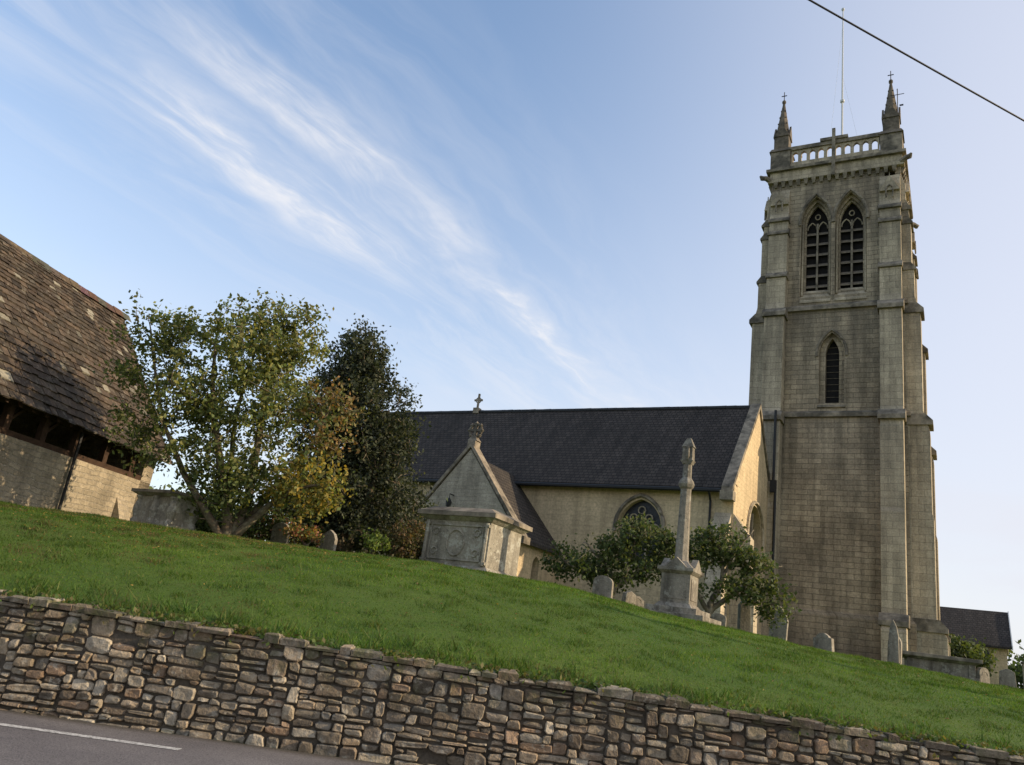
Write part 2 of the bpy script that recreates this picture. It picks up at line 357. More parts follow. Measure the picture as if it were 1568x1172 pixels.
# ------------------------------------------------------------ roadside wall
mb=MB(); R=random.Random(5)
pal=[(.33,.265,.185),(.28,.225,.16),(.38,.315,.225),(.24,.195,.14),(.185,.15,.11),(.31,.235,.155),(.42,.36,.27),(.26,.225,.175),(.31,.215,.14),(.22,.17,.12)]
def zz(s,v): return -1.56+v*(float(walltop(s))-.055+1.56)
def stone(s0,s1,v0,v1,y,dep=.12):
    g=.005+R.random()*.007; j=lambda a:R.uniform(-a,a)
    c=R.choice(pal); k=R.uniform(.55,1.15); mb.col=(c[0]*k,c[1]*k,c[2]*k)
    q=[(s0+g,zz(s0,v0)+g),(s1-g,zz(s1,v0)+g),(s1-g,zz(s1,v1)-g),(s0+g,zz(s0,v1)-g)]
    q=[(a+j(.02),b_+j(.014)) for a,b_ in q]
    o8=[]
    for i in range(4):
        a=q[i];b_=q[(i+1)%4];t=R.uniform(.05,.28);t2=R.uniform(.05,.28); e=j(.008)
        o8+= [(a[0]*(1-t)+b_[0]*t,a[1]*(1-t)+b_[1]*t+e),(a[0]*t2+b_[0]*(1-t2),a[1]*t2+b_[1]*(1-t2)+e)]
    mx=sum(p[0] for p in o8)/8; mz=sum(p[1] for p in o8)/8; hz=(v1-v0)*1.1
    tx,tz=j(.12),j(.2)
    def lay(k,yy): return [(mx+(p[0]-mx)*(1-k/max(abs(s1-s0),.1)),yy+tx*(p[0]-mx)+tz*(p[1]-mz)+j(.003),mz+(p[1]-mz)*(1-k/max(hz,.06))) for p in o8]
    vs=lay(0,y+dep)+lay(0,y+.02)+lay(.010,y+.005)+lay(.03,y-.005)+[(mx+j(.05),y-.006+j(.014),mz+j(.02))]
    fs=[]
    for l in range(3):
        for i in range(8): a=l*8+i;b_=l*8+(i+1)%8; fs.append((a,b_,b_+8,a+8))
    fs+=[(24+i,24+(i+1)%8,32) for i in range(8)]
    mb.add(vs,fs)
bwid=.043; NB=int(36/bwid); TOPU=36; sk=[0]*NB
while True:
    m_=min(sk)
    if m_>=TOPU: break
    i=sk.index(m_); j_=i
    while j_<NB and sk[j_]==m_: j_+=1
    span=j_-i; hh=R.choice([2,2,3,3,3,3,4,4,5,6]); w_=R.choice([3,3,4,4,5,5,6,7,9])
    if hh>=5: w_=R.choice([4,5,6,7])
    if hh==2: w_=R.choice([3,4,5,7])
    if span-w_<3: w_=span if span<=10 else 5
    Lh=sk[i-1]-m_ if i>0 else 0
    if 2<=Lh<=hh+1 and R.random()<.4: hh=Lh
    if TOPU-(m_+hh)<2: hh=TOPU-m_
    if w_<=1: hh=min(hh,2) if TOPU-m_>3 else hh
    if not (R.random()<.015): stone(-18+i*bwid,-18+(i+w_)*bwid,m_/TOPU,(m_+hh)/TOPU,10.0+R.uniform(-.028,.024)+.05*m_/TOPU)
    for k in range(i,i+w_): sk[k]=m_+hh
s=-18.
while s<18:
    w=R.uniform(.13,.42); t=R.uniform(.035,.105); zt=float(walltop(s+w/2)); c=R.choice(pal); k=R.uniform(.5,.9); mb.col=(c[0]*k,c[1]*k,c[2]*k)
    y0=10.0+R.uniform(-.02,.03); j=lambda a:R.uniform(-a,a)
    b0=zt-.062;z1=zt-.06+t
    vs=[(s+.006,y0+.012+j(.02),b0),(s+w-.006,y0+.012+j(.02),b0),(s+w-.006,10.42+j(.03),b0),(s+.006,10.42+j(.03),b0)]
    mid=[(a,b_-(.015 if i<2 else 0)+j(.006),z1-.018+j(.014)) for i,(a,b_,c_) in enumerate(vs)]
    top=[(a+(.03 if i in(0,3) else -.03),b_+(.03 if i<2 else -.02),z1+j(.018)) for i,(a,b_,c_) in enumerate(vs)]
    mb.add(vs+mid+top,[(0,1,5,4),(1,2,6,5),(2,3,7,6),(3,0,4,7),(4,5,9,8),(5,6,10,9),(6,7,11,10),(7,4,8,11),(8,9,10,11),(3,2,1,0)])
    s+=w
wallroot=empty('roadside_stone_wall')
ob=mb.obj('stones',[M_attrstone],wallroot,mw=ROT,col=True)
mb=MB()
for a,b_ in [(i,i+2) for i in range(-60,60,2)]:
    fy=10.045 if -18<=a<18 else 10.0
    za,zb=float(walltop(a)),float(walltop(b_))
    of=.075 if -18<=a<18 else 0.
    mb.add([(a,fy,-1.6),(b_,fy,-1.6),(b_,10.35,-1.6),(a,10.35,-1.6),(a,fy+.04,za-of),(b_,fy+.04,zb-of),(b_,10.35,zb-of),(a,10.35,za-of)],[(0,1,5,4),(4,5,6,7),(2,3,7,6)])
mb.obj('core',[M_mortar],wallroot,mw=ROT)

# ------------------------------------------------------------ church
church=empty('parish_church')
H_=3.425; TC=(-5.53,45.43)
def TM(k): return Matrix.Translation((TC[0],TC[1],0))@Matrix.Rotation(k*math.pi/2,4,'Z')
w=MB(); d=MB(); t_=MB(); lv=MB(); dk=MB(); bt=MB()
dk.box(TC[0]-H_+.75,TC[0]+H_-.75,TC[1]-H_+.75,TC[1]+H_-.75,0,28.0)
for k in range(4):
    for b_ in (w,d,t_,lv,dk,bt): b_.M=TM(k)
    a=H_+.12; w.box(-a,a-.8,-a,-a+.8,3.3,13.1)
    a=H_+.32; w.box(-a,a-.9,-a,-a+.9,-1,3.05); 
    a=H_+.06; w.arch_panel(-a,a-.8,13.1,19.2,0,.62,13.75,16.5,1.2,-a,-a+.25,0)
    w.arch_panel(-.9,.9,13.5,18.2,0,.34,13.8,16.5,.95,-a+.252,-a+.6,0)
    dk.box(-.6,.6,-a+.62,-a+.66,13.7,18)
    for z in np.arange(13.9,17.4,.35): lv.tube([(-.34,-a+.6,z),(.34,-a+.6,z)],.012,4)
    t_.tube(arch_line(0,.74,16.5,1.36,-a-.02,.15),.08,5)
    t_.extr([(0,13.45),(.1,13.5),(.08,13.6),(-.5,13.85),(-.5,13.4)],(0,-a,0),(0,-1,0),(1,0,0),1.35)
    a=H_
    for cx,x0,x1 in ((-.9,-a,0.),(.9,0.,a-.8)):
        w.arch_panel(x0,x1,19.2,27.6,cx,.80,19.9,24.5,1.7,-a,-a+.28,0)
        w.arch_panel(cx-.88,cx+.88,19.8,26.6,cx,.68,20.3,24.5,1.5,-a+.282,-a+.45,0)
        w.arch_panel(cx-.8,cx+.8,19.8,26.4,cx,.58,20.4,24.5,1.32,-a+.452,-a+.62,0)
        t_.tube(arch_line(cx,.87,24.5,1.85,-a-.03,.1),.095,5)
        for q in (-.73,.73):
            d.lathe(cx+q,-a+.2,[(.07,20.1),(.055,20.25),(.055,24.3),(.09,24.45),(.09,24.55)],8)
        d.extr([(.06,19.55),(.06,19.65),(-.5,20.5),(-.62,20.5),(-.62,19.55)],(cx,-a,0),(0,-1,0),(1,0,0),1.6)
        y=-a+.55
        t_.box(cx-.05,cx+.05,y-.06,y+.08,20.4,24.7)
        for q in (-.29,.29): d.tube(arch_line(cx+q,.25,24.35,.45,y),.04,5)
        d.tube([(cx+.13*math.cos(i*math.pi/6),y,25.15+.16*math.sin(i*math.pi/6)) for i in range(13)],.035,5)
        for z in np.arange(20.8,24.2,.66):
            lv.add([(cx-.58,y+.0,z-.10),(cx+.58,y+.0,z-.10),(cx+.58,y+.24,z+.14),(cx-.58,y+.24,z+.14),(cx-.58,y+.0,z-.04),(cx+.58,y+.0,z-.04),(cx+.58,y+.24,z+.2),(cx-.58,y+.24,z+.2)],
               [(0,1,5,4),(4,5,6,7),(0,3,2,1),(2,3,7,6)])
    for x in np.arange(-H_+.25,H_-.1,.42): t_.frus(x,-H_-.07,27.08,27.4,.07,.05,.12,.16)
    nbay=10; bw=(2*H_-2.1)/nbay
    for i in range(nbay):
        x0=-H_+1.05+i*bw
        d.arch_panel(x0,x0+bw,28.6,29.5,x0+bw/2,.155,28.72,29.18,.2,-H_-.02,-H_+.18)
    t_.box(-.75,.75,-H_-.2,-H_+.26,29.745,29.93)
    if k==0: t_.box(-.09,.09,-H_-.32,-H_-.19,27.3,30.4); 
    prof=[(-.3,-1),(1.55,-1),(1.55,2.6),(1.2,3.2),(1.14,3.3),(1.14,8.0),(1.08,8.2),(1.08,12.2),(.80,13.3),(.80,18.4),(.55,19.5),(.55,20.9),(.44,21.5),(.44,23.7),(.36,24.4),(.36,24.9),(.22,25.3),(.22,26.2),(0.0,26.9),(-.3,26.9)]
    for sx in (-1,1):
        bt.extr(prof,(sx*(H_-.54),-H_,0),(0,-1,0),(1,0,0),1.04)
        for z,p in ((12.85,1.06),(18.85,.79),(24.8,.40),(21.2,.55),(3.1,1.42),(23.95,.44)):
            big=z in (12.85,18.85,3.1); e=.16 if big else .10
            t_.box(sx*(H_-.54)-.52-e*.6,sx*(H_-.54)+.52+e*.6,-H_-p-e,-H_+.1,z-(.3 if big else .18),z-.08)
            t_.extr([(0,z-.08),(p+e,z-.08),(p-.16,z+.26),(0,z+.26)],(sx*(H_-.54),-H_,0),(0,-1,0),(1,0,0),1.04+e*1.2)
        x=sx*(H_-.54); d.extr([(-.5,0),(.5,0),(0,.95)],(x,-H_-.30,25.75),(1,0,0),(0,1,0),.18)
        t_.tube(arch_line(x,.17,25.75,.3,-H_-.41,.45),.045,5)
        d.extr([(-.03,0),(.03,0),(.0,.35)],(x,-H_-.30,26.6),(1,0,0),(0,1,0),.06)
    t_.tube([(-H_-.05,-H_-.05,27.6),(-H_-.3,-H_-.3,27.7),(-H_-.48,-H_-.48,27.62),(-H_-.58,-H_-.58,27.75)],[.18,.15,.15,.05],7)
for b_ in (w,d,t_,lv,dk): b_.M=TM(0)
def ring(b,z0,z1,o,m=0): b.box(-H_-o,H_+o,-H_-o,H_+o,z0,z1,m)
def slope(b,z0,z1,o0,o1): b.frus(0,0,z0,z1,H_+o0,H_+o0,H_+o1,H_+o1)
slope(w,3.05,3.3,.32,.12)
ring(t_,12.96,13.16,.26); slope(t_,13.16,13.32,.26,.05)
ring(t_,19.03,19.22,.24); slope(t_,19.22,19.42,.24,.0)
ring(d,27.4,27.6,.2); ring(d,27.6,28.12,.1); ring(t_,28.12,28.3,.3); slope(t_,28.3,28.42,.3,.06)
d.box(-H_-.04,H_+.04,-H_-.04,-H_+.3,28.42,28.6);d.box(-H_-.04,H_+.04,H_-.3,H_+.04,28.42,28.6)
d.box(-H_-.04,-H_+.3,-H_+.303,H_-.303,28.42,28.6);d.box(H_-.3,H_+.04,-H_+.303,H_-.303,28.42,28.6)
for a0,a1,b0,b1 in ((-H_+.9,H_-.9,-H_-.12,-H_+.26),(-H_+.9,H_-.9,H_-.26,H_+.12),(-H_-.12,-H_+.26,-H_+.9,H_-.9),(H_-.26,H_+.12,-H_+.9,H_-.9)):
    t_.box(a0,a1,b0,b1,29.5,29.74)
M_pin=simple('dark_weathered_stone',(.16,.13,.095),.9,.4,5,c2=(.09,.078,.06),bmp=.5)
pn=MB(); pn.M=TM(0)
for sx in (-1,1):
    for sy in (-1,1):
        cx,cy=sx*(H_-.45),sy*(H_-.45)
        pn.box(cx-.56,cx+.56,cy-.56,cy+.56,28.4,29.55,2); pn.frus(cx,cy,29.55,29.8,.64,.64,.52,.52)
        pn.box(cx-.42,cx+.42,cy-.42,cy+.42,29.8,30.9)
        for q in range(4):
            mm=pn.M; pn.M=mm@Matrix.Translation((cx,cy,0))@Matrix.Rotation(q*math.pi/2,4,'Z')
            pn.extr([(-.42,30.7),(.42,30.7),(0,31.6)],(0,-.43,0),(1,0,0),(0,1,0),.1); pn.M=mm
        pn.lathe(cx,cy,[(.46,30.9),(.42,31.0),(.22,32.3),(.07,33.3),(.12,33.4),(.12,33.5),(.05,33.6)],8,ph=math.pi/8)
        for z in np.arange(31.2,33.1,.5):
            r=.46*(33.5-z)/2.5+.02
            for q in range(4):
                a=q*math.pi/2+math.pi/4; pn.frus(cx+r*math.cos(a),cy+r*math.sin(a),z,z+.08,.035,.035,.02,.02)
        pn.tube([(cx,cy,33.5),(cx,cy,34.2)],.025,5,1); pn.box(cx-.16,cx+.16,cy-.02,cy+.02,33.9,33.94,1)
pn.obj('pinnacles',[M_pin,M_iron,M_trim],church)
t_.box(-H_+.3,H_-.3,-H_+.3,H_-.3,28.0,28.35)
w.obj('tower_walls',[M_tower],church,bevel=.02); bt.obj('tower_buttresses',[M_dress],church,bevel=.02); d.obj('tower_dressings',[M_dress],church); t_.obj('tower_string_courses',[M_trim],church)
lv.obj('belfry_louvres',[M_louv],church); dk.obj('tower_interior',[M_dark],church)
mb=MB(); x,y=TC
mb.tube([(x,y,28.3),(x,y,34),(x,y,42.2)],[.075,.06,.035],8); mb.lathe(x,y,[(.02,42.15),(.1,42.25),(.1,42.35),(.02,42.45)],8); mb.lathe(x,y,[(.06,34.9),(.13,34.95),(.13,35.1),(.06,35.15)],8)
mb.tube([(x,y,41.2),(x-1.,y,28.4)],.006,3); mb.tube([(x,y,37),(x+1.6,y+1,28.4)],.006,3)
mb.obj('flagpole',[M_white],church)
mb=MB(); x=TC[0]+H_-.1;y=TC[1]-H_+.1
mb.tube([(x,y,29.7),(x,y,32.6)],.025,5); mb.tube([(x-.35,y,32.2),(x+.35,y,32.2)],.02,4); mb.tube([(x,y-.3,32.35),(x,y+.3,32.35)],.02,4)
mb.box(x+.1,x+.3,y-.01,y+.01,31.4,31.5)
mb.obj('wind_vane',[M_iron],church)
# ---- nave
NX0,NX1,NY0,NY1,NE,NR=-31.5,-8.33,34.,42.4,7.6,12.2; RY=38.2
w=MB(); w.M=Matrix.Identity(4)
WS=5.5
w.arch_panel(-31.5,-22,-1,7.6,-27,.98,4.2,WS,1.22,34,34.5); w.box(-22,-16.1,34,34.5,-1,7.6)
w.arch_panel(-16.1,-8.33,-1,7.6,-12.46,1.0,3.9,WS,1.25,34,34.5)
w.box(NX0,NX1,41.9,42.4,-1,7.6)
ga=[(-4.2,-1),(4.2,-1),(4.2,7.6),(0,12.15),(-4.2,7.6)]
w.extr([(a,z) for a,z in ga],(NX0+.25,RY,0),(0,1,0),(1,0,0),.5)
gm=MB(); gm.M=Matrix.Translation((NX1,RY,0))@Matrix.Rotation(math.pi/2,4,'Z')
gm.arch_panel(-3.7,3.7,-1,7.5,0,1.5,3.3,6.0,1.45,0,.5); gm.extr([(-3.7,7.5),(3.7,7.5),(4.1,7.6),(0,12.1),(-4.1,7.6)],(0,.25,0),(1,0,0),(0,1,0),.5)
for q in (-.5,.5): gm.box(q-.06,q+.06,.2,.32,3.3,7.2,1)
gm.tube(arch_line(0,1.65,6.0,1.6,-.05,.2),.08,5,1); gm.box(-1.6,1.6,.36,.4,3.2,7.4,2)
gm.obj('east_gable',[M_render,M_dress,M_glass],church)
w.obj('nave_walls',[M_render],church)
r=MB()
def roof(b,x0,x1,ye,ze,yr,zr,t=.16,m=0):
    b.add([(x0,ye,ze),(x1,ye,ze),(x1,yr,zr),(x0,yr,zr),(x0,ye,ze+t),(x1,ye,ze+t),(x1,yr,zr+t),(x0,yr,zr+t)],[(0,3,2,1),(4,5,6,7),(0,1,5,4),(1,2,6,5),(3,0,4,7)],m)
sl=(NR-NE)/4.2
roof(r,NX0+.4,NX1-.4,NY0-.4,NE-.4*sl,RY,NR); roof(r,NX0+.4,NX1-.4,NY1+.3,NE-.3*sl,RY,NR)
r.obj('nave_roof',[M_slateX],church)
c=MB()
for x in (NX0+.2,NX1-.17):
    for sg in (-1,1):
        roofpts=[(x-.24,RY+sg*4.75,NE-.55*sl+.1),(x+.24,RY+sg*4.75,NE-.55*sl+.1),(x+.24,RY,NR+.1),(x-.24,RY,NR+.1)]
        c.add(roofpts+[(a,b_,z+.26) for a,b_,z in roofpts],[(0,3,2,1),(4,5,6,7),(0,1,5,4),(1,2,6,5),(3,0,4,7),(2,3,7,6)])
        c.box(x-.28,x+.28,RY+sg*4.6-.25,RY+sg*4.6+.25,6.75,7.15)
for i in range(46):
    xx=NX0+.5+i*.49; c.tube([(xx,RY,NR+.17),(xx+.48,RY,NR+.175+random.uniform(-.01,.01))],.11,6,1)
x=-24.6
c.box(x-.18,x+.18,RY-.18,RY+.18,12.25,12.6); c.box(x-.05,x+.05,RY-.05,RY+.05,12.6,13.5); c.box(x-.27,x+.27,RY-.045,RY+.045,13.05,13.16)
c.tube([(x+.17*math.cos(i*math.pi/6),RY,13.1+.17*math.sin(i*math.pi/6)) for i in range(13)],.03,4)
pr=[(-.2,-1),(1.0,-1),(1.0,3.2),(.75,3.8),(.75,5.3),(0,6.3),(-.2,6.3)]
c.extr(pr,(-8.75,34,0),(0,-1,0),(1,0,0),.7,2); c.extr(pr,(-8.33,34.4,0),(1,0,0),(0,1,0),.7,2)
for cx in (-12.46,-27):
    c.tube(arch_line(cx,1.14,WS,1.42,33.95,.25),.09,6)
    for q in (-.34,.34): c.box(cx+q-.045,cx+q+.045,34.12,34.26,3.9,5.75,2)
    for q in (-.67,0,.67): c.tube(arch_line(cx+q,.3,WS-.25,.42,34.19),.04,5,2)
    for q in (-.36,.36): c.tube([(cx+q+.17*math.cos(i*math.pi/5),34.19,5.93+.17*math.sin(i*math.pi/5)) for i in range(11)],.032,5,2)
    c.tube([(cx+.17*math.cos(i*math.pi/5),34.19,6.28+.17*math.sin(i*math.pi/5)) for i in range(11)],.032,5,2)
    c.box(cx-1.15,cx+1.15,33.86,34.2,3.72,3.88,2)
    c.box(cx-1.2,cx+1.2,34.34,34.38,3.8,6.9,3)
c.obj('nave_dressings',[M_trim,M_iron,M_dress,M_glass],church)
p=MB(); ez=NE-.4*sl
p.tube([(NX0+.4,33.55,ez+.02),(NX1-.45,33.55,ez+.02)],.09,6)
p.tube([(-9.3,33.55,ez),(-9.3,33.9,ez-.4),(-9.3,33.9,0)],.05,6)
p.tube([(-8.05,40.72,13.0),(-8.05,40.72,9.2),(-7.95,40.72,8.9),(-7.95,40.72,0)],.07,6); p.box(-8.2,-7.9,40.62,40.82,8.7,9.3)
p.tube([(-16.1,29.6,4.3),(-16.1,29.6,1.5)],.06,6); p.box(-16.25,-15.95,29.45,29.7,4.2,4.5)
p.obj('rainwater_pipes',[M_iron],church)
# ---- porch
PX0,PX1,PY=-22.05,-16.35,29.8; PC=(PX0+PX1)/2
w=MB(); w.arch_panel(PX0,PX1,-1,4.3,PC,1.1,-1,2.9,1.1,PY,PY+.45,0); w.extr([(-2.85,4.3),(2.85,4.3),(0,7.9)],(PC,PY+.225,0),(1,0,0),(0,1,0),.45)
w.box(PX0,PX0+.45,PY+.45,34,-1,4.3)
w.M=Matrix.Translation((PX1,32.2,0))@Matrix.Rotation(math.pi/2,4,'Z')
w.arch_panel(-1.95,1.8,-1,4.3,-.2,.35,2.2,3.1,.5,0,.42,1,1); w.box(-.8,.5,.43,.46,2,4,2); w.M=Matrix.Identity(4)
w.obj('porch_walls',[M_porch,M_render,M_glass],church)
r=MB(); sl2=3.3/2.85
def roofY(b,y0,y1,xe,ze,xr,zr,t=.14,m=0):
    b.add([(xe,y0,ze),(xe,y1,ze),(xr,y1,zr),(xr,y0,zr),(xe,y0,ze+t),(xe,y1,ze+t),(xr,y1,zr+t),(xr,y0,zr+t)],[(0,1,2,3),(7,6,5,4),(4,5,1,0),(6,2,1,5),(3,7,4,0)],m)
for sg in (-1,1): roofY(r,PY+.3,33.99,PC+sg*3.15,7.55-3.15*sl2,PC,7.55)
r.obj('porch_roof',[M_slateY],church)
c=MB()
for sg in (-1,1):
    q=[(PC+sg*3.25,PY-.08,8.0-3.25*1.26),(PC+sg*3.25,PY+.5,8.0-3.25*1.26),(PC,PY+.5,8.0),(PC,PY-.08,8.0)]
    c.add(q+[(a,b_,z+.22) for a,b_,z in q],[(0,1,2,3),(7,6,5,4),(4,5,1,0),(6,2,1,5),(3,7,4,0)])
    c.box(PC+sg*3.05-.28,PC+sg*3.05+.28,PY-.1,PY+.5,3.85,4.15)
c.box(PC-.2,PC+.2,PY-.05,PY+.4,7.95,8.3); c.frus(PC,PY+.17,8.3,8.5,.26,.2,.12,.12)
yy=PY+.17; fz=8.82
c.tube([(PC+.3*math.cos(i*math.pi/8),yy,fz+.3*math.sin(i*math.pi/8)) for i in range(17)],.07,6)
c.box(PC-.3,PC+.3,yy-.06,yy+.06,fz-.06,fz+.06); c.box(PC-.06,PC+.06,yy-.065,yy+.065,fz-.4,fz+.3)
for a in range(8):
    an=a*math.pi/4; c.lathe(PC+.34*math.cos(an),yy,[(.02,fz+.34*math.sin(an)-.1),(.1,fz+.34*math.sin(an)),(.02,fz+.34*math.sin(an)+.1)],6)
c.tube(arch_line(PC,1.25,2.9,1.25,PY-.03,.1),.09,6)
c.tube([(PC-.55,PY,5.75),(PC-.55,PY-.3,5.75),(PC-.55,PY-.3,5.55)],.03,5,1); c.lathe(PC-.55,PY-.3,[(.05,5.55),(.14,5.4),(.12,5.2),(.03,5.15)],8,1)
c.obj('porch_coping',[M_trim,M_iron],church)

# ------------------------------------------------------------ barn
barn=empty('stone_barn')
BM=Matrix.Translation(W(-12.3,19))@Matrix.Rotation(A+math.atan2(.973,.23),4,'Z')
w=MB(); w.box(-12,7.0,.4,.8,0,3.17); w.box(-12,7.0,6.1,6.5,0,4.1)
w.extr([(-3.05,0),(3.05,0),(3.05,4.1),(0,8.5),(-3.05,4.1)],(6.75,3.45,0),(0,1,0),(1,0,0),.5); w.extr([(-3.05,0),(3.05,0),(3.05,4.1),(0,8.5),(-3.05,4.1)],(-11.75,3.45,0),(0,1,0),(1,0,0),.5)
w.extr([(0,0),(.5,0),(.35,1.7),(0,2.5)],(5.9,.4,0),(0,-1,0),(1,0,0),.5)
w.obj('walls',[M_barnwall],barn,mw=BM)
t=MB(); t.box(-12,7.0,.42,.7,3.172,3.32); t.box(-12,7.0,.42,.65,3.95,4.15)
for x in np.arange(-11.5,7,1.25): t.box(x-.09,x+.09,.45,.63,3.32,3.95); t.tube([(x+.09,.54,3.6),(x+.45,.54,3.96)],.05,4)
for x in np.arange(-11.8,7,.45): t.add([(x-.05,.02,3.86),(x+.05,.02,3.86),(x+.05,3.4,8.76),(x-.05,3.4,8.76),(x-.05,.02,3.98),(x+.05,.02,3.98),(x+.05,3.4,8.88),(x-.05,3.4,8.88)],[(0,3,2,1),(0,1,5,4),(1,2,6,5),(3,0,4,7)])
t.tube([(3.4,.3,3.9),(3.4,.3,.5)],.045,6,1)
t.obj('timber_frame',[M_timber,M_iron],barn,mw=BM)
r=MB(); R=random.Random(11)
for ye,yr,zz0 in ((.02,3.45,4.0),(6.88,3.45,4.0)):
    r.col=(.03,.025,.02); r.add([(-12.2,ye,zz0-.02),(7.1,ye,zz0-.02),(7.1,yr,8.98),(-12.2,yr,8.98)],[(0,1,2,3)])
sd=Vector((0,3.43,4.98)).normalized(); nd=Vector((0,-sd.z,sd.y)); P0=Vector((0,0.0,3.97))
u=-.12
pal=[(.078,.056,.039),(.056,.043,.030),(.096,.070,.048),(.046,.036,.027),(.068,.051,.036)]
while u<6.0:
    ex=.30-.16*(u/6.0); x=-12.3
    while x<7.15:
        wd=R.uniform(.2,.44)*(1-.3*u/6); k=R.uniform(.6,1.3); c_=R.choice(pal)
        if R.random()<.04: c_=(.22,.2,.15)
        r.col=tuple(v_*k for v_ in c_)
        x1=min(x+wd-.012,7.2); th=R.uniform(.025,.05); lo=u+R.uniform(-.03,.03); hi=u+ex+.12
        sag=.08*math.sin((x+3)*.5)
        def pt(xx,uu,nn): 
            q=P0+sd*uu+nd*(nn+sag*.6); return (xx,q.y,q.z)
        j=lambda:R.uniform(-.012,.012)
        b0=.055
        vs=[pt(x,lo+j(),b0),pt(x1,lo+j(),b0),pt(x1,hi,.0),pt(x,hi,.0),pt(x,lo+j(),b0+th+j()*.6),pt(x1,lo+j(),b0+th+j()*.6),pt(x1,hi,.0+th),pt(x,hi,.0+th)]
        r.add(vs,[(0,1,5,4),(4,5,6,7),(1,2,6,5),(3,0,4,7),(0,3,2,1)])
        x+=wd
    u+=ex
x=-12.3
while x<7.1: r.col=tuple(v_*R.uniform(.7,1.2) for v_ in (.085,.068,.05)); r.extr([(-.2,8.86),(0,9.12),(.2,8.86),(0,8.98)],(x+.22,3.45,R.uniform(-.015,.015)),(0,1,0),(1,0,0),.43); x+=.44
r.obj('stone_slate_roof',[M_slate],barn,mw=BM,col=True)

# ------------------------------------------------------------ tombs & memorials
mb=MB(); g0=1.35
x0,x1,y0,y1=-12.1,-10.15,17.2,18.85; cx,cy=(x0+x1)/2,(y0+y1)/2; ax,ay=(x1-x0)/2,(y1-y0)/2
mb.frus(cx,cy,g0-.3,g0+.14,ax+.16,ay+.16,ax+.14,ay+.14); mb.frus(cx,cy,g0+.14,g0+.22,ax+.12,ay+.12,ax+.02,ay+.02)
mb.box(x0,x1,y0,y1,g0+.22,g0+1.32)
for (u0,u1,F) in ((x0,x1,lambda a,e,z:(a,y0-e,z)),(y0,y1,lambda a,e,z:(x1+e,a,z))):
    mid=(u0+u1)/2; hw=(u1-u0)/2
    if hw>.9:
        for a in (u0+.09,u1-.09):
            mb.tube([F(a,.03,g0+.24),F(a,.03,g0+1.3)],.055,6)
            for z in (.3,1.22): mb.tube([F(a-.08,.03,g0+z),F(a+.08,.03,g0+z)],.05,5)
        for z in (.34,1.2): mb.tube([F(u0+.2,.01,g0+z),F(u1-.2,.01,g0+z)],.025,5)
        for sg in (-1,1):
            mb.tube([F(mid+sg*(hw-.2),.01,g0+.34),F(mid+sg*(hw-.2),.01,g0+1.2)],.025,5)
            for zc_,dz in ((1.02,1),(.52,-1)):
                mb.tube([F(mid+sg*(hw-.36)+.11*math.cos(i*math.pi/5)*(1-i*.05),.015,g0+zc_+.11*math.sin(i*math.pi/5)*(1-i*.05)) for i in range(12)],.022,5)
        mb.tube([F(mid+.26*math.cos(i*math.pi/8),.012,g0+.77+.32*math.sin(i*math.pi/8)) for i in range(17)],.028,5)
mb.frus(cx,cy,g0+1.32,g0+1.42,ax+.02,ay+.02,ax+.16,ay+.16); mb.box(cx-ax-.2,cx+ax+.2,cy-ay-.2,cy+ay+.2,g0+1.42,g0+1.54,1)
mb.frus(cx,cy,g0+1.54,g0+1.68,ax+.17,ay+.17,ax-.1,ay-.1,1)
mb.obj('pedestal_tomb',[M_tomb,M_trim],bevel=.012)
mb=MB(); x0,x1,y0,y1=-18.35,-16.95,13.25,14.05; cx,cy=(x0+x1)/2,(y0+y1)/2; ax,ay=.7,.4; g0=gz(-7.9,20.2)-.02
mb.frus(cx,cy,g0-.2,g0+.14,ax+.1,ay+.1,ax+.06,ay+.06); mb.box(x0+.05,x1-.05,y0+.05,y1-.05,g0+.14,g0+.82)
for sx in (-1,1):
    for sy in (-1,1): mb.lathe(cx+sx*(ax-.06),cy+sy*(ay-.06),[(.12,g0+.14),(.12,g0+.2),(.08,g0+.26),(.13,g0+.45),(.12,g0+.55),(.07,g0+.72),(.11,g0+.78),(.11,g0+.82)],8)
mb.lathe(cx,y0+.04,[(.12,g0+.14),(.08,g0+.26),(.13,g0+.45),(.07,g0+.72),(.11,g0+.82)],8)
mb.frus(cx,cy,g0+.82,g0+.88,ax,ay,ax+.12,ay+.12); mb.box(cx-ax-.14,cx+ax+.14,cy-ay-.14,cy+ay+.14,g0+.88,g0+.96,1)
mb.obj('chest_tomb',[M_tomb,M_trim],bevel=.01)
mb=MB(); q=W(4.78,20); X,Y=q.x,q.y; g0=gz(4.78,20)-.02
mb.box(X-.85,X+.85,Y-.85,Y+.85,g0-.3,g0+.1); mb.box(X-.62,X+.62,Y-.62,Y+.62,g0+.1,g0+.25)
mb.frus(X,Y,g0+.25,g0+.36,.47,.47,.38,.38); mb.box(X-.36,X+.36,Y-.36,Y+.36,g0+.36,g0+1.05)
mb.frus(X,Y,g0+1.05,g0+1.12,.37,.37,.45,.45); mb.box(X-.45,X+.45,Y-.45,Y+.45,g0+1.12,g0+1.2)
mb.frus(X,Y,g0+1.2,g0+1.38,.42,.42,.2,.2)
for k in range(4):
    mb.M=Matrix.Translation((X,Y,g0))@Matrix.Rotation(k*math.pi/2,4,'Z'); mb.extr([(-.28,1.2),(.28,1.2),(0,1.45)],(0,-.36,0),(1,0,0),(0,1,0),.16); mb.box(-.26,.26,-.375,-.36,.45,.95)
mb.M=Matrix.Identity(4)
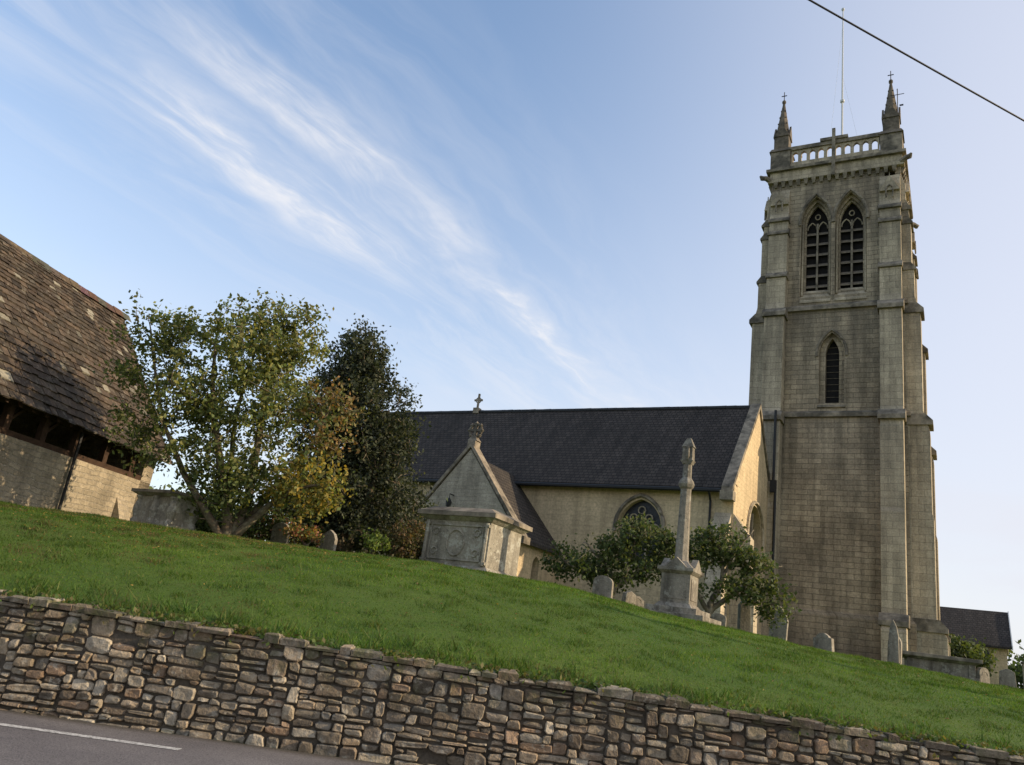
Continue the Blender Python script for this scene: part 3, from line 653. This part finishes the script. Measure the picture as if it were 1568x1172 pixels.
mb.lathe(X,Y,[(.2,g0+1.3),(.17,g0+1.5),(.15,g0+2.4),(.135,g0+3.2),(.18,g0+3.25),(.21,g0+3.33),(.18,g0+3.42),(.12,g0+3.5),(.11,g0+3.85)],8,ph=math.pi/8)
mb.frus(X,Y,g0+3.85,g0+3.95,.11,.1,.17,.13); mb.frus(X,Y,g0+3.95,g0+4.3,.14,.11,.13,.1); mb.frus(X,Y,g0+4.3,g0+4.55,.16,.12,.05,.05)
mb.lathe(X+.02,Y-.12,[(.03,g0+3.95),(.06,g0+4.05),(.05,g0+4.2),(.045,g0+4.3)],6)
mb.obj('memorial_cross_shaft',[M_grave],bevel=.008)
def headstone(s,h,w_,ht,th,style,rot=0,mat=None,sink=.0,tilt=0):
    q=W(s,h,gz(s,h)-.1-sink); b=MB()
    if style=='round': pts=[(-w_/2,0),(w_/2,0),(w_/2,ht*.75)]+[(w_/2*math.cos(a*math.pi/10),ht*.75+ht*.25*math.sin(a*math.pi/10)) for a in range(1,10)]+[(-w_/2,ht*.75)]
    elif style=='gothic': pts=[(-w_/2,0),(w_/2,0),(w_/2,ht*.65),(w_*.33,ht*.85),(0,ht),(-w_*.33,ht*.85),(-w_/2,ht*.65)]
    elif style=='shoulder': pts=[(-w_/2,0),(w_/2,0),(w_/2,ht*.8),(w_*.36,ht*.82),(w_*.3,ht*.9),(w_*.12,ht),(-w_*.12,ht),(-w_*.3,ht*.9),(-w_*.36,ht*.82),(-w_/2,ht*.8)]
    else: pts=[(-w_/2,0),(w_/2,0),(w_*.42,ht*.86),(0,ht),(-w_*.42,ht*.86)]
    b.extr(pts,(0,0,0),(1,0,0),(0,1,0),th); b.box(-w_*.6,w_*.6,-th,th,-.1,.12)
    if style=='shoulder' or style=='round': b.tube([(w_*.3*math.cos(a*math.pi/6),-th/2,ht*.6+w_*.3*math.sin(a*math.pi/6)) for a in range(7)],.012,4)
    b.obj('headstone',[mat or M_grave],mw=Matrix.Translation(q)@Matrix.Rotation(rot,4,'Z')@Matrix.Rotation(tilt,4,'Y'),bevel=.01)
hd=[(3.05,21,.5,.66,.22,'round',.2),(3.8,21.4,.4,.5,.16,'plain',1.1),(4.05,21.6,.4,.42,.1,'shoulder',.9),(7.7,24,.34,1.1,.3,'plain',.5),(9.4,26,.55,1.2,.14,'gothic',-.1),
(8.05,19.2,.42,.55,.2,'shoulder',-.15),(10.1,20,.22,1.15,.2,'gothic',.0),(10.35,20.5,.3,.8,.2,'round',-.1),(12.75,20.8,.35,.5,.12,'round',.9),(13.5,21,.4,.55,.14,'plain',.0),
(-5.6,22,.5,.7,.12,'round',.2),(-4.4,22.5,.5,.7,.12,'gothic',.0),(6.2,21.5,.4,.45,.1,'round',.1)]
for i,t in enumerate(hd): headstone(*t,tilt=random.uniform(-.07,.07))
mb=MB(); q=W(11.9,21.3,gz(11.9,21.3)-.08)
mb.box(-.85,.85,-.4,.4,-.2,.12); mb.box(-.75,.75,-.32,.32,.12,.42); mb.frus(0,0,.42,.48,.78,.36,.9,.46); mb.box(-.92,.92,-.48,.48,.48,.57,1)
for sx in (-1,1): mb.box(sx*.7-.08,sx*.7+.08,-.36,-.321,.12,.42)
mb.obj('table_tomb',[M_grave,M_trim],mw=Matrix.Translation(q)@Matrix.Rotation(.2,4,'Z'),bevel=.01)

# ------------------------------------------------------------ vegetation
def tree(name,limbs,blobs,nclump,nleaf,size,sig,bark,seed=1,twigr=.012,maxtw=99):
    rg=np.random.default_rng(seed); root=empty(name); mb=MB(); sk=[]
    for pts,rad in limbs:
        P=[Vector(p) for p in pts]; Q=[];Rr=[]
        for i in range(len(P)-1):
            for k in range(4):
                t=k/4; p0=P[max(i-1,0)];p1=P[i];p2=P[i+1];p3=P[min(i+2,len(P)-1)]
                v=.5*((2*p1)+(p2-p0)*t+(2*p0-5*p1+4*p2-p3)*t*t+(3*p1-3*p2+p3-p0)*t**3)
                Q.append(v+Vector(rg.normal(0,.015,3))); Rr.append(rad[i]*(1-t)+rad[i+1]*t)
        Q.append(P[-1]);Rr.append(rad[-1]); mb.tube([W(*q) for q in Q],Rr,7); sk+=[tuple(q) for q in Q[2:]]
    sk=np.array(sk); wts=np.array([b_[2] for b_ in blobs],float); wts/=wts.sum(); LP=[];LC=[]
    tips=[]
    for k in range(nclump):
        bi=rg.choice(len(blobs),p=wts); c,rad,_,pal=blobs[bi]
        dd=rg.normal(size=3); dd/=np.linalg.norm(dd); p=np.array(c)+dd*np.array(rad)*rg.uniform(.05,1.25)**.5
        if p[2]<gz(p[0],p[1])+.25: p[2]=gz(p[0],p[1])+.25+rg.random()*.3
        allp=sk if len(tips)<5 else np.vstack([sk,np.array(tips)])
        dist=np.linalg.norm(allp-p,axis=1)+np.maximum(allp[:,2]-p[2],0)*.8
        q=allp[dist.argmin()]; dl=np.linalg.norm(p-q)
        mid=(p+q)/2+rg.normal(0,.08*dl,3)-np.array([0,0,.06*dl])
        mb.tube([W(*q),W(*mid),W(*p)],[twigr*(1+dl*.8),twigr*(.8+dl*.3),twigr*.4],3)
        tips.append(tuple(mid*.4+p*.6))
        nl=max(3,int(nleaf*rg.uniform(.3,1.5)))
        t=rg.uniform(.35,1.1,nl)[:,None]; base=mid+(p-mid)*t
        LP.append(base+rg.normal(0,sig*rg.uniform(.6,1.3),(nl,3))); shade=rg.uniform(.6,1.3)
        pc=np.array(pal)[rg.integers(0,len(pal),nl)]*shade*rg.uniform(.8,1.2,nl)[:,None]; LC.append(pc)
    P=np.vstack(LP);C=np.vstack(LC)
    P=np.stack([P[:,0]*CA-P[:,1]*SA,P[:,0]*SA+P[:,1]*CA,P[:,2]],-1)
    mb.obj('trunk_and_branches',[bark],root,smooth=True)
    np_mesh('foliage',leaf_quads(P,size),C,M_leaf,root); return root
ol=[(.13,.165,.055),(.17,.19,.06),(.095,.125,.045),(.22,.21,.065)]
ye=[(.28,.22,.04),(.23,.20,.05),(.17,.17,.05),(.31,.21,.04)]
orr=[(.27,.15,.05),(.20,.14,.06),(.16,.14,.055),(.15,.16,.055)]
dg=[(.06,.085,.03),(.08,.105,.035),(.10,.12,.04)]
b=(-6.5,20.5,1.35)
limbs=[([b,(-6.7,20.4,2.2),(-7.3,20.3,3.8),(-7.8,20.3,5.4),(-8.1,20.4,7.2)],[.17,.13,.09,.055,.02]),
([(-6.45,20.5,1.4),(-6.3,20.6,2.5),(-6.4,20.7,4.2),(-6.5,20.8,6.0),(-6.4,20.7,7.6)],[.15,.12,.09,.05,.02]),
([(-6.6,20.45,1.4),(-7.4,20.2,2.3),(-8.3,20.0,3.5),(-9.1,20.0,5.0),(-9.7,20.0,6.6)],[.12,.09,.06,.04,.015]),
([(-6.4,20.5,1.45),(-5.8,20.4,2.2),(-5.1,20.3,2.8),(-4.3,20.2,3.1)],[.12,.09,.06,.02]),
([(-6.4,20.6,1.5),(-5.7,20.7,2.9),(-5.0,20.7,4.2),(-4.7,20.7,5.6)],[.1,.075,.05,.02]),
([(-6.6,20.5,1.5),(-7.0,20.9,3.2),(-7.3,21.2,5.0),(-7.2,21.3,7.0)],[.11,.08,.05,.02])]
blobs=[((-7.5,20.5,5.9),(2.0,1.7,1.75),3.2,ol),((-8.5,20.3,4.3),(1.5,1.4,1.5),2.0,ol),((-6.4,20.6,6.8),(1.35,1.3,1.2),1.9,ol+ye[1:3]),((-6.2,20.5,4.6),(1.6,1.5,1.5),2.1,ol),
((-4.85,20.2,3.0),(1.05,1.,.75),1.3,ye+ol[:2]),((-4.6,20.7,4.9),(.85,.8,1.05),.7,orr),((-6.9,20.3,2.75),(1.1,1.2,.8),1.2,dg+ol),((-9.5,20.1,6.0),(1.,1.,1.3),.7,ol)]
tree('elder_tree',limbs,blobs,880,34,.075,.14,M_bark,5)
yd=[(.03,.04,.024),(.045,.056,.032),(.06,.07,.038),(.08,.085,.05)]
limbs=[([(-4.9,27,1.9),(-5.0,27,4),(-5.3,27,6.5),(-5.5,27,9.3)],[.3,.24,.15,.03]),([(-4.7,27,2),(-4.2,26.7,4),(-3.9,26.6,6.2)],[.2,.14,.03]),([(-5,27,2),(-5.8,27,4.5),(-6.3,27,7.5)],[.2,.14,.03])]
blobs=[((-5.4,27,8.4),(1.0,1.0,1.4),1.3,yd),((-4.65,27,6.2),(1.6,1.5,2.0),2.4,yd),((-4.0,26.8,3.6),(1.8,1.6,1.8),2.,yd),((-6.3,27,6.4),(1.2,1.3,1.6),1.,yd),((-6.2,26.8,3.5),(1.4,1.3,1.7),1.1,yd)]
tree('yew_tree',limbs,blobs,900,58,.08,.19,M_bark,8,twigr=.02)
ap=[(.055,.085,.03),(.075,.10,.035),(.09,.115,.04),(.12,.13,.05)]
tree('apple_tree',[([(6.35,23,1.1),(6.4,23,1.7),(6.7,23,2.4),(6.6,23,3.3),(6.5,23,3.9)],[.12,.1,.07,.03,.01]),([(6.4,23,1.5),(7.1,23,2.1),(7.7,23,2.7),(8.4,23,3.0)],[.09,.06,.03,.01]),([(6.35,23,1.5),(5.8,23,2.2),(5.3,23,3.1)],[.08,.05,.02]),([(6.5,23,1.9),(6.9,22.9,3),(7.5,22.9,3.9)],[.06,.04,.012])],
 [((6.3,23,3.2),(.8,.8,.5),1.5,ap),((7.3,23,3.0),(.75,.7,.35),1.1,ap),((7.8,23,2.3),(.8,.8,.45),1.5,ap),((5.6,23,2.7),(.5,.6,.5),.8,ap),((6.9,22.8,2.1),(.8,.7,.35),.8,ap),((8.3,23,1.7),(.4,.5,.3),.4,ap),((6.6,23,3.7),(.8,.6,.35),.4,ap)],250,24,.075,.12,M_barkp,3)
tree('apple_tree',[([(3.6,23,1.3),(3.6,23,1.9),(3.2,23,2.5),(2.7,23,2.9)],[.1,.08,.05,.015]),([(3.6,23,1.6),(4.0,23,2.5),(4.2,23,3.7)],[.09,.06,.015]),([(3.6,23,1.5),(2.8,23,2.0),(1.9,23,2.4)],[.07,.05,.015]),([(3.7,23,1.8),(4.6,23,2.5),(5.2,23,3.3)],[.06,.04,.012])],
 [((2.6,23,2.3),(.95,.8,.45),1.5,ap),((3.6,23,2.9),(.7,.7,.4),1.1,ap),((4.3,23,3.4),(.8,.8,.45),1.2,ap),((4.8,23,2.6),(.75,.7,.5),1.2,ap),((3.8,23,2.1),(.8,.7,.4),.7,ap),((5.1,23,3.2),(.5,.5,.3),.4,ap)],260,25,.075,.12,M_barkp,4)
def bush(name,blobs,n,size,sig,seed,nleaf=40):
    c=blobs[0][0]; z=gz(c[0],c[1]); l=[([(c[0],c[1],z-.1),(c[0]+.1,c[1],(z+c[2])/2),(c[0],c[1],c[2])],[.05,.035,.015]),([(c[0],c[1],z-.1),(c[0]+blobs[0][1][0]*.4,c[1],c[2])],[.04,.015]),([(c[0],c[1],z-.1),(c[0]-blobs[0][1][0]*.4,c[1],c[2])],[.04,.015])]
    return tree(name,l,blobs,n,nleaf,size,sig,M_bark,seed,twigr=.008)
bush('copper_shrub',[((-2.3,24.5,2.3),(.8,.7,.65),1,[(.14,.085,.045),(.09,.08,.035),(.07,.07,.03)]),((-1.5,24.8,2.1),(.6,.6,.5),.6,dg)],140,.06,.12,21)
bush('evergreen_shrub',[((-4.3,29,3.2),(2.2,1.,1.1),1,yd+dg[:1]),((-2.4,30,3.2),(1.8,1,1.0),1,yd+dg[:1])],300,.09,.2,22)
bush('garden_shrub',[((-6.6,26,2.3),(1.3,1.,.75),1,dg+[(.10,.06,.03)]),((-8.6,27,2.5),(1.3,1.,.6),1,dg),((-10.3,27.5,2.6),(1.3,1,.6),.8,dg)],340,.07,.15,23)
bush('rose_bush',[((-4.9,21.5,1.7),(.55,.5,.3),1,[(.30,.20,.05),(.25,.10,.06),(.10,.12,.04)])],40,.05,.08,24,26)
bush('hedge',[((26.0,45,2.3),(1.8,1.0,.8),1,dg)],130,.14,.25,25,50)
bush('low_shrub',[((-2.7,19.2,1.35),(.3,.3,.2),1,[(.16,.2,.04),(.1,.15,.03)])],18,.05,.06,26,24)
bush('climbing_rose',[((-12.4,19.2,1.75),(.35,.35,.3),1,dg+[(.35,.14,.14)])],26,.05,.08,27,24)
bush('distant_trees',[((-30,75,5),(9,3,3.2),1,dg),((-14,78,4.6),(8,3,2.8),1,dg),((58,80,3.5),(8,3,2.),1,dg)],450,.35,.7,28,50)

# ------------------------------------------------------------ distant house
hs_=empty('slate_roofed_house')
mb=MB(); mb.box(-4,2.8,70,76,-1,4.4); mb.extr([(-3,4.4),(3,4.4),(0,6.7)],(2.55,73,0),(0,1,0),(1,0,0),.5); mb.extr([(-3,4.4),(3,4.4),(0,6.7)],(-3.75,73,0),(0,1,0),(1,0,0),.5)
for x in (-2.2,.6): mb.box(x,x+1.1,69.93,70.0,2.6,3.8,1)
mb.box(2.8,2.86,71.5,72.4,2.6,3.8,1); mb.box(2.8,2.86,73.6,74.5,2.6,3.8,1)
mb.obj('walls',[M_render,M_glass],hs_)
mb=MB(); s3=2.3/3
roof(mb,-4.3,3.1,69.5,4.4-.5*s3,73,6.75); roof(mb,-4.3,3.1,76.5,4.4-.5*s3,73,6.75); mb.obj('roof',[M_slateX],hs_)
mb=MB(); 
for sg in (-1,1): mb.add([(3.1,73+sg*3.5,4.0),(3.16,73+sg*3.5,4.0),(3.16,73,6.75),(3.1,73,6.75),(3.1,73+sg*3.5,4.25),(3.16,73+sg*3.5,4.25),(3.16,73,7.0),(3.1,73,7.0)],[(0,1,2,3),(4,5,6,7),(0,1,5,4),(1,2,6,5),(3,0,4,7)])
mb.obj('bargeboards',[M_white],hs_)
mb=MB(); mb.box(3.5,16,66,66.5,-1,3.0); mb.box(3.4,16.1,65.95,66.55,3.0,3.1,1); mb.obj('garden_wall',[M_barnwall,M_trim])

# ------------------------------------------------------------ telephone wire
tw=empty('telephone_line'); mb=MB()
p1=Vector((-1.13,6.74,6.5)); p2=Vector((.83,9.38,6.5)); dr=(p2-p1).normalized()
a=p1-dr*11; b_=p2+dr*14; n=40
pts=[]
for i in range(n+1):
    t=i/n; q=a.lerp(b_,t); sg=4*.22*t*(1-t); pts.append((q.x,q.y,q.z+.2-sg))
mb.tube(pts,.010,6); mb.obj('wire',[M_iron],tw)
mb=MB()
for q in (a,b_): mb.tube([(q.x,q.y,-1.6),(q.x,q.y,7.1)],[.14,.1],8); mb.box(q.x-.4,q.x+.4,q.y-.05,q.y+.05,6.6,6.7)
mb.obj('poles',[M_timber],tw)

# ------------------------------------------------------------ light & sky
SAZ=math.atan2(1,.40); SEL=math.radians(21)
sd_=Vector((math.sin(SAZ)*math.cos(SEL),math.cos(SAZ)*math.cos(SEL),math.sin(SEL)))
sun=bpy.data.lights.new('sun','SUN'); sun.energy=5.0; sun.angle=math.radians(.5); sun.color=(1,.80,.55)
so=bpy.data.objects.new('sun',sun); COL.objects.link(so); so.rotation_euler=sd_.to_track_quat('Z','Y').to_euler(); so.location=(30,20,40)
wd=bpy.data.worlds.new('World'); scene.world=wd; wd.use_nodes=True; nt=wd.node_tree; bg=nt.nodes['Background']
sky=N(nt,'ShaderNodeTexSky',sky_type='NISHITA',sun_disc=False,sun_elevation=SEL,sun_rotation=SAZ)
sky.air_density=1.1; sky.dust_density=1.2
tc=N(nt,'ShaderNodeTexCoord'); sp=N(nt,'ShaderNodeSeparateXYZ'); L(nt,tc.outputs['Generated'],sp.inputs[0])
zc=math_(nt,'MAXIMUM',sp.outputs[2],.03); PXn=math_(nt,'DIVIDE',sp.outputs[0],zc); PYn=math_(nt,'DIVIDE',sp.outputs[1],zc)
def sm(src,a,b_,c=0.,d_=1.):
    m=N(nt,'ShaderNodeMapRange',interpolation_type='SMOOTHSTEP'); L(nt,src,m.inputs[0])
    for i,v in enumerate((a,b_,c,d_)): m.inputs[i+1].default_value=v
    return m.outputs[0]
wv=noise_(nt,None,1.1,4); cbw=N(nt,'ShaderNodeCombineXYZ'); L(nt,PXn,cbw.inputs[0]); L(nt,PYn,cbw.inputs[1]); L(nt,cbw.outputs[0],wv.inputs['Vector'])
PXw=math_(nt,'ADD',PXn,math_(nt,'MULTIPLY',math_(nt,'SUBTRACT',wv.outputs[0],.5),.3))
cb=N(nt,'ShaderNodeCombineXYZ'); L(nt,math_(nt,'MULTIPLY',PXw,6.5),cb.inputs[0]); L(nt,math_(nt,'MULTIPLY',PYn,1.3),cb.inputs[1])
st=noise_(nt,cb.outputs[0],1.,8,.64,.5); stf=sm(st.outputs[0],.36,.70)
pt_=noise_(nt,cbw.outputs[0],3.2,4,.6); patch=sm(pt_.outputs[0],.36,.60,.6,1.)
def band(c,w_): return sm(math_(nt,'ABSOLUTE',math_(nt,'SUBTRACT',PXw,c)),w_,0.)
b1=math_(nt,'MULTIPLY',band(-1.46,.21),math_(nt,'MULTIPLY',sm(PYn,.45,1.1),sm(PYn,2.1,1.35)))
b2=math_(nt,'MULTIPLY',band(-1.2,.15),math_(nt,'MULTIPLY',sm(PYn,.5,.9),sm(PYn,5.2,3.6)))
bb=math_(nt,'MAXIMUM',b1,math_(nt,'MULTIPLY',b2,.95))
cl=math_(nt,'MULTIPLY',math_(nt,'MULTIPLY',bb,patch),math_(nt,'ADD',math_(nt,'MULTIPLY',stf,.85),.25))
wide=math_(nt,'MULTIPLY',math_(nt,'MULTIPLY',stf,sm(math_(nt,'ABSOLUTE',math_(nt,'ADD',PXn,1.4)),.9,.1)),.26)
cl=math_(nt,'MINIMUM',math_(nt,'MAXIMUM',cl,wide),.92)
cb3=N(nt,'ShaderNodeVectorMath',operation='MULTIPLY'); L(nt,tc.outputs['Generated'],cb3.inputs[0]); cb3.inputs[1].default_value=(2.2,2.2,7)
ln=noise_(nt,cb3.outputs[0],1.2,5,.6)
low=math_(nt,'MULTIPLY',sm(ln.outputs[0],.42,.66),sm(sp.outputs[2],.4,.06,0,.7))
side=sm(math_(nt,'ADD',sp.outputs[0],math_(nt,'MULTIPLY',sp.outputs[1],.25)),-.35,.4,0,.7)
hz=sm(sp.outputs[2],.72,.02,0.,.55)
inv=math_(nt,'SUBTRACT',1.,side)
hh2=math_(nt,'SUBTRACT',1.,math_(nt,'MULTIPLY',inv,math_(nt,'SUBTRACT',1.,hz)))
inv2=math_(nt,'MULTIPLY',math_(nt,'SUBTRACT',1.,hh2),math_(nt,'SUBTRACT',1.,low))
skyc=mixc(nt,'MULTIPLY',1.,sky.outputs[0],(1.75,1.78,1.85))
col=mixc(nt,'MIX',math_(nt,'SUBTRACT',1.,inv2),skyc,(5.4,5.4,5.9))
col=mixc(nt,'MIX',cl,col,(6.4,6.3,6.4))
L(nt,col,bg.inputs[0]); bg.inputs[1].default_value=.15

# ------------------------------------------------------------ camera
p=math.radians(17.7); r=math.radians(8.)
F_=Vector((-SA*math.cos(p),CA*math.cos(p),math.sin(p))); R0=Vector((CA,SA,0)); U0=R0.cross(F_)
Rc=R0*math.cos(r)+U0*math.sin(r); Uc=U0*math.cos(r)-R0*math.sin(r)
cam=bpy.data.cameras.new('camera'); co=bpy.data.objects.new('camera',cam); COL.objects.link(co)
mw=Matrix.Identity(4)
for i in range(3): mw[i][0]=Rc[i];mw[i][1]=Uc[i];mw[i][2]=-F_[i]
co.matrix_world=mw; cam.lens=28.01; cam.sensor_width=36; cam.sensor_fit='HORIZONTAL'; cam.clip_end=3000; cam.clip_start=.05
scene.camera=co
scene.view_settings.view_transform='Standard'; scene.view_settings.look='None'; scene.view_settings.exposure=0
